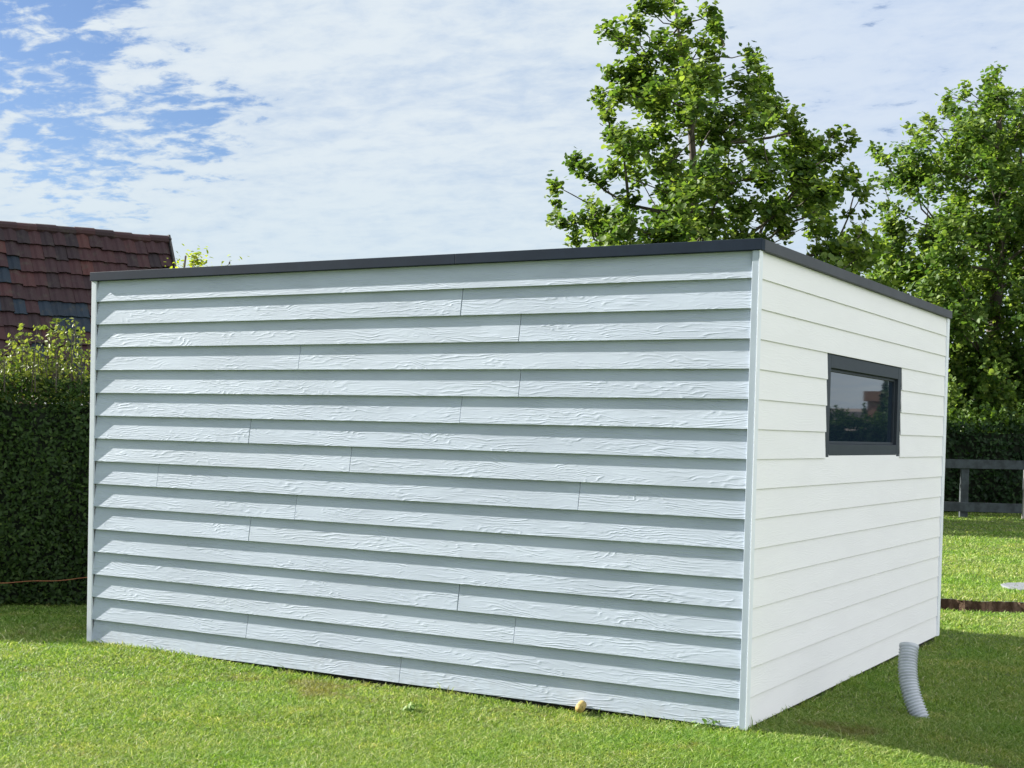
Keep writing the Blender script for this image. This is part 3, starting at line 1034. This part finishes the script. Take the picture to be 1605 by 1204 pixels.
def tree(name, label, dist, trunk_px, tips, poly, fill, depth, mat, leafn, leafsize, seed, group=None, base_r=0.2, tmpl=BROAD, sub=7, low=2.6, rfill=30, skirt=()):
    rs = random.Random(seed)
    ta = at(trunk_px[0], 500, dist)
    base_ = np.array([ta[0], ta[1], -0.08])
    root = thing(name, label, 'tree', tuple(base_), group)
    tops = at(trunk_px[1], trunk_px[2], dist)
    H = tops[2]
    # trunk path, slightly wavering
    tp = []
    for i in range(13):
        u = i / 12
        p = base_ * (1 - u) + np.array([tops[0], tops[1], H]) * u
        p = p + np.array([math.sin(u * 7 + seed) * .12, math.cos(u * 5 + seed) * .12, 0]) * (u > 0)
        tp.append(p)
    tr_ = MB()
    rr = [base_r * (1 - u / 12) ** 0.8 + 0.012 for u in range(13)]
    rr[0] *= 1.3
    tr_.tube(tp, rr, 10)
    lobes = []
    mpp = dist / F_PX
    for (x, y, r) in tips:
        p = at(x, y, dist + rs.uniform(-1, 1) * depth * 0.35)
        lobes.append((p, r * mpp, 1))
    for (x, y, r, dd_) in skirt:
        lobes.append((at(x, y, dd_ + rs.uniform(-.3, .3)), r * mpp, 0))
    cnt = 0
    xs = [q[0] for q in poly]
    ys = [q[1] for q in poly]
    while cnt < fill:
        x, y = rs.uniform(min(xs), max(xs)), rs.uniform(min(ys), max(ys))
        if not inside(poly, x, y):
            continue
        # depth limited by how far inside the outline the point lies
        wdt = min(abs(x - min(xs)), abs(max(xs) - x), 140) / 140
        lobes.append((at(x, y, dist + rs.uniform(-1, 1) * depth * (0.35 + 0.65 * wdt)), rs.uniform(.75, 1.15) * rfill * mpp, 0))
        cnt += 1
    br = MB()
    C_, Nn, Sh, Sz = [], [], [], []
    per = leafn / sum(l[1] ** 1.6 for l in lobes)
    # branch network: every limb grows from the trunk or from a limb nearer the trunk
    nodes = [(tp[q_], -1, 0.0) for q_ in range(2, 13)]
    axis_d = lambda p_: np.linalg.norm(p_[:2] - tp[min(12, max(0, int(p_[2] / H * 12)))][:2])
    lobes.sort(key=lambda l: axis_d(l[0]))
    links = []
    for li, (p, r, _t) in enumerate(lobes):
        best, bi = 1e9, 0
        dp_ = axis_d(p)
        for ni_, (q_, o_, dq) in enumerate(nodes):
            v = p - q_
            if v[2] < -0.3:
                continue
            c_ = np.linalg.norm(v) + 0.25 * dq + (0.6 if v[2] < 0.1 * np.linalg.norm(v) else 0)
            if c_ < best and (o_ < 0 or np.linalg.norm(v) > 0.3):
                best, bi = c_, ni_
        links.append(bi)
        nodes.append((p, li, nodes[bi][2] + np.linalg.norm(p - nodes[bi][0])))
    load = [1.0] * len(nodes)
    for li in range(len(lobes) - 1, -1, -1):
        load[links[li]] += load[11 + li]
    for li, (p, r, tipflag) in enumerate(lobes):
        a = nodes[links[li]][0]
        mid = (a + p) / 2 + np.array([rs.gauss(0, .08), rs.gauss(0, .08), rs.uniform(-.12, .04)])
        rb = min(base_r * .45, 0.011 * math.sqrt(load[11 + li])) * (0.5 if base_r < .1 else 1)
        ra = min(base_r * .5, rb * 1.25)
        br.tube([a, mid, p], [ra, (ra + rb) / 2, rb * .7], 5)
        m_ = max(3, int(sub * (r / (30 * mpp)) ** 1.0))
        for k in range(m_):
            dvec = np.array([rs.gauss(0, 1), rs.gauss(0, 1), rs.gauss(0.15, 0.8)])
            dvec /= np.linalg.norm(dvec)
            e = p + dvec * r * rs.uniform(0.55, 1.05)
            br.tube([p, (p + e) / 2 + np.array([0, 0, .03]), e], [0.007, 0.005, 0.003], 3)
            nl = max(2, int(per * r ** 1.6 / m_ * rs.uniform(.6, 1.4)))
            uu = rng.beta(2.2, 1.1, nl)[:, None]
            q = p + (e - p) * uu + rng.normal(size=(nl, 3)) * (0.06 + 0.13 * r)
            C_.append(q)
            out = (e - (base_ + np.array([0, 0, H * .5])))
            out = out / np.linalg.norm(out)
            Nn.append(np.array([0, 0, .75]) + out * 0.4 + rng.normal(size=(nl, 3)) * 0.55)
            b0 = rs.uniform(.2, .8)
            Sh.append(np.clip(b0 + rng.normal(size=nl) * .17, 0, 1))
            Sz.append(leafsize * rng.uniform(.65, 1.2, nl))
    tr_.build('trunk', M_bark, root, smooth=True)
    br.build('branches', M_bark, root)
    cards('crown', mat, tmpl, np.concatenate(C_), np.concatenate(Nn), np.concatenate(Sz), np.concatenate(Sh), root)
    return root


mid_tips = [(951, 49, 16), (968, 62, 17), (988, 72, 12), (993, 35, 14), (1003, 50, 14), (1010, 8, 18), (1030, 12, 18), (1056, 10, 20), (1066, 40, 20), (1108, 14, 14), (1122, 34, 16), (1112, 45, 16),
            (1128, 56, 12), (1101, 68, 18), (1115, 88, 16), (1038, 60, 18), (1017, 88, 18), (1066, 85, 22), (965, 119, 16), (985, 128, 18), (996, 103, 20), (980, 145, 18), (941, 150, 17), (944, 172, 18),
            (955, 182, 11), (969, 158, 18), (1174, 84, 14), (1180, 102, 16), (1190, 122, 17), (1203, 132, 16), (1185, 140, 18), (1212, 158, 15), (1218, 170, 14), (1244, 184, 18), (1250, 205, 18),
            (1235, 212, 20), (1307, 212, 13), (1331, 219, 11), (1318, 235, 16), (1300, 250, 18), (1340, 275, 14), (1325, 285, 16), (1286, 227, 18), (1352, 305, 13), (1331, 337, 9), (1360, 335, 7), (1298, 320, 12), (1305, 300, 12), (1340, 300, 10),
            (902, 250, 14), (908, 268, 16), (896, 262, 12), (874, 293, 15), (872, 318, 12), (870, 340, 11), (880, 352, 10), (926, 280, 15), (944, 285, 14), (920, 318, 9), (962, 209, 17), (965, 222, 16),
            (905, 345, 16), (925, 350, 20), (898, 378, 16), (940, 330, 18), (958, 268, 18), (1349, 372, 20), (1375, 385, 18), (1320, 390, 24), (1355, 410, 20)]
mid_poly = [(985, 115), (1030, 75), (1100, 85), (1120, 110), (1200, 160), (1240, 215), (1290, 245), (1300, 330), (1345, 380), (1400, 430), (1400, 640), (920, 640), (890, 395), (945, 300), (975, 210)]
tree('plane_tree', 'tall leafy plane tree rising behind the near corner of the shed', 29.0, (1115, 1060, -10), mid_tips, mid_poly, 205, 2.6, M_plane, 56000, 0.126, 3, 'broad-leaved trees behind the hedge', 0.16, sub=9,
     skirt=[(x, y, 34, dd_) for x in range(960, 1330, 60) for y in (585, 640) for dd_ in (25.8, 27.6, 29.5)])

rt_tips = [(1560, 108, 10), (1556, 122, 12), (1549, 135, 13), (1563, 142, 14), (1558, 165, 18), (1511, 139, 9), (1508, 152, 11), (1483, 150, 9), (1486, 163, 10), (1479, 173, 12), (1494, 180, 14), (1455, 185, 10),
           (1458, 200, 14), (1427, 199, 10), (1438, 211, 15), (1450, 222, 16), (1372, 233, 11), (1385, 250, 15), (1379, 243, 12), (1410, 237, 13), (1420, 258, 16), (1368, 283, 12), (1385, 290, 14), (1400, 280, 16),
           (1382, 324, 12), (1403, 330, 15), (1603, 157, 12), (1590, 170, 15), (1577, 175, 14), (1620, 150, 22), (1392, 366, 18), (1400, 350, 16), (1372, 395, 20), (1392, 410, 22), (1412, 300, 18)]
rt_poly = [(1560, 130), (1520, 180), (1490, 200), (1440, 235), (1410, 270), (1395, 350), (1385, 420), (1380, 560), (1450, 655), (1790, 650), (1840, 400), (1760, 220), (1660, 120), (1600, 175)]
tree('plane_tree', 'broad leafy plane tree at the right above the timber fence', 35.5, (1572, 1562, 115), rt_tips, rt_poly, 330, 3.6, M_plane2, 92000, 0.125, 9, 'broad-leaved trees behind the hedge', 0.24, sub=8, rfill=32,
     skirt=[(x, y, 34, dd_) for x in range(1425, 1760, 42) for y in (560, 600, 640, 662) for dd_ in (34.6, 36.2)])

# young yellow-green tree whose top pokes over the shed roof
yt = [(305, 405, 6), (310, 411, 7), (301, 415, 7), (275, 420, 4), (360, 414, 3)]
yp = [(272, 450), (290, 436), (330, 436), (365, 445), (370, 520), (265, 520)]
tree('sapling', 'yellow-green young tree top poking just above the shed roof', 17.5, (320, 306, 402), yt, yp, 6, 0.5, M_young, 1500, 0.06, 5, None, 0.02, OVAL, sub=5, rfill=14)


# ------------------------------------------------------------------ the old tiled house at the left
rd = np.array([0.457, 0.889])
rn = np.array([0.889, -0.457])
R1 = np.array([-18.15, 14.40])           # ridge end on the right of the roof
RZ = 5.33
SL = R_(59)
house = thing('old_house', 'old brick house with a steep dark red tiled roof behind the hedge', 'house', (R1[0] - rd[0] * 5, R1[1] - rd[1] * 5, -0.04))
course, tw_, rows = 0.335, 0.235, 11
LEN = 12.0
run_out = np.array([rn[0] * math.cos(SL), rn[1] * math.cos(SL), -math.sin(SL)])
nrm3 = np.array([rn[0] * math.sin(SL), rn[1] * math.sin(SL), math.cos(SL)])
rd3 = np.array([rd[0], rd[1], 0])
P0 = np.array([R1[0], R1[1], RZ])


def sag(s):
    return -0.035 * math.sin(s * 0.9) - 0.02 * math.sin(s * 2.3 + 1)


def tiles(sign):
    t = MB()
    ro = np.array([sign * run_out[0], sign * run_out[1], run_out[2]])
    n3 = np.array([sign * nrm3[0], sign * nrm3[1], nrm3[2]])
    ncol = int(LEN / tw_)
    for r in range(rows):
        for c in range(ncol):
            s0 = c * tw_
            j = random.uniform(-.028, .028) if sign > 0 else 0
            lift = random.uniform(0, .018)
            lx = s0 + random.uniform(-.008, .008)
            top_ = r * course - 0.03
            bot = (r + 1) * course + 0.045 + j
            vs = []
            prof_ = [(0, 0.0), (.22, .022), (.45, .045), (.62, .040), (.8, .018), (1.06, .004)]
            for (u, hh) in prof_:
                drop = -0.025 * (1 - abs(2 * min(u, 1) - 1)) if False else 0.022 * math.sin(min(u, 1) * math.pi)
                for (q, extra) in ((top_, 0.0), (bot + drop, 0.045 + lift)):
                    p = P0 - rd3 * (lx + u * tw_) + ro * q + n3 * (hh + extra) + np.array([0, 0, sag(s0)])
                    vs.append(p)
            # thickness skirt at the lower end
            for (u, hh) in prof_:
                drop = 0.022 * math.sin(min(u, 1) * math.pi)
                vs.append(P0 - rd3 * (lx + u * tw_) + ro * (bot + drop) + n3 * (hh + 0.045 + lift - 0.02) + np.array([0, 0, sag(s0)]))
            k = len(prof_)
            fs = [(2 * i, 2 * i + 2, 2 * i + 3, 2 * i + 1) for i in range(k - 1)] + [(2 * i + 1, 2 * i + 3, 2 * k + i + 1, 2 * k + i) for i in range(k - 1)]
            sp_ = s0
            blue = 0.0
            # patches of replaced slate-blue tiles
            for (bs, brr, bw, bh) in ((3.15, 4.0, .9, 2.2), (2.0, 6.0, 1.0, 1.6), (1.3, 7.6, 1.0, 1.6), (4.1, 6.6, .5, 1.2), (2.7, 8.5, 1.2, 1.4)):
                if abs(sp_ - bs) < bw and abs(r - brr) < bh:
                    blue = max(blue, 0.42)
            if sign > 0 and random.random() < blue + 0.012:
                a = random.uniform(.81, 1.0)
            else:
                a = min(0.73, max(0, random.gauss(0.30, 0.17)))
            t.add(vs, fs, a)
    return t


roof = tiles(1).build('roof', M_tile, house, fix=False)
tag(roof, 'steep roof of old red pantiles with blue-black replacements', None)
tiles(-1).build('roof', M_tile, house, fix=False)
t = MB()
for c in range(int(LEN / 0.38)):
    a = P0 - rd3 * (c * .38 - 0.0) + np.array([0, 0, sag(c * .38) + 0.015 + random.uniform(-.01, .01)])
    b2 = a - rd3 * 0.395
    t.tube([a, b2], [0.105, 0.095], 10, random.uniform(.1, .5))
t.build('ridge_tiles', M_tile, roof)
t = MB()
q = rows * course
th_ = 0.02
for sg in (1, -1):
    ro = np.array([sg * run_out[0], sg * run_out[1], run_out[2]])
    n3 = np.array([sg * nrm3[0], sg * nrm3[1], nrm3[2]])
    c = P0 + ro * (q / 2 - 0.04) + n3 * 0.0 + rd3 * 0.03
    t.obox(c, ro * (q / 2 + .05), n3 * 0.09, rd3 * 0.02)
t.build('verge_board', simple('verge', (0.06, 0.055, 0.055), 0.8), house)
# roof deck under the tiles and brick walls
ez = RZ - rows * course * math.sin(SL)
eo = rows * course * math.cos(SL)
t = MB()
Rl = R1 - rd * (LEN - .1)
Rr = R1 - rd * 0.02


def P(base2, o, z):
    return (base2[0] + rn[0] * o, base2[1] + rn[1] * o, z)


t.add([P(Rr, eo - .12, -.08), P(Rr, -eo + .12, -.08), P(Rl, -eo + .12, -.08), P(Rl, eo - .12, -.08), P(Rr, eo - .12, ez), P(Rr, -eo + .12, ez), P(Rl, -eo + .12, ez), P(Rl, eo - .12, ez), P(Rr, 0, RZ - .13), P(Rl, 0, RZ - .13)],
      [(0, 3, 7, 4), (1, 5, 6, 2), (0, 4, 8, 5, 1), (3, 2, 6, 9, 7), (4, 7, 9, 8), (5, 8, 9, 6), (0, 1, 2, 3)])
t.build('wall', M_brick, house)
for s_ in (2.5, 5.5, 8.5):
    cc = R1 - rd * s_ + rn * (eo - .12)
    t = MB()
    t.obox((cc[0], cc[1], 1.35), (rd[0] * .5, rd[1] * .5, 0), (rn[0] * .03, rn[1] * .03, 0), (0, 0, .55))
    wd = t.build('window', simple('white_frame', (.7, .7, .68), 0.5), house)
    t = MB()
    t.obox((cc[0] + rn[0] * .01, cc[1] + rn[1] * .01, 1.35), (rd[0] * .42, rd[1] * .42, 0), (rn[0] * .03, rn[1] * .03, 0), (0, 0, .47))
    t.build('pane', M_glass, wd)

# ------------------------------------------------------------------ seen only as a reflection in the window: house and conifer beyond the hedge
hc = np.array([16.2, 57.0])
h2 = thing('brick_house', 'low brick house beyond the hedge, seen reflected in the shed window', 'house', (hc[0], hc[1], -0.04))
t = MB()
t.box((hc[0] - 3.4, hc[1] - 3, -.08), (hc[0] + 5, hc[1] + 3, 2.0))
t.build('wall', M_brick, h2)
t = MB()
t.prism([(hc[1] - 3.3, 1.95), (hc[1], 3.0), (hc[1] + 3.3, 1.95)], hc[0] - 3.7, hc[0] + 5.3, 'x')
rf = t.build('roof', simple('grey_roof', (.16, .14, .13), .8), h2)
t = MB()
t.box((hc[0] - 2.1, hc[1] - 1.7, 1.4), (hc[0] - 1.3, hc[1] - .8, 3.3))
t.box((hc[0] - 2.25, hc[1] - 1.85, 3.3), (hc[0] - 1.15, hc[1] - .65, 3.75))
t.build('chimney', M_brick, rf)


def conifer(x, y, h, label, n_=1800):
    r = thing('conifer', label, 'tree', (x, y, -.04))
    t = MB()
    t.tube([(x, y, -.08), (x, y, h * .5), (x, y, h)], [.16, .09, .01], 8)
    t.build('trunk', M_bark, r)
    z = h * (0.08 + 0.92 * rng.beta(1.1, 1.6, n_))
    rad = (1 - z / h) * h * .2 * np.sqrt(rng.uniform(.1, 1, n_)) * (1 + .2 * np.sin(z * 6))
    a = rng.uniform(0, 6.28, n_)
    cards('crown', M_rleaf, DIAM, np.stack([x + np.cos(a) * rad, y + np.sin(a) * rad, z], 1), np.stack([np.cos(a), np.sin(a), np.full(n_, .5)], 1) + rng.normal(size=(n_, 3)) * .4, rng.uniform(.2, .4, n_), rng.uniform(0, .6, n_), r)


conifer(12.0, 47.5, 3.9, 'dark conifer beside the low brick house beyond the hedge')
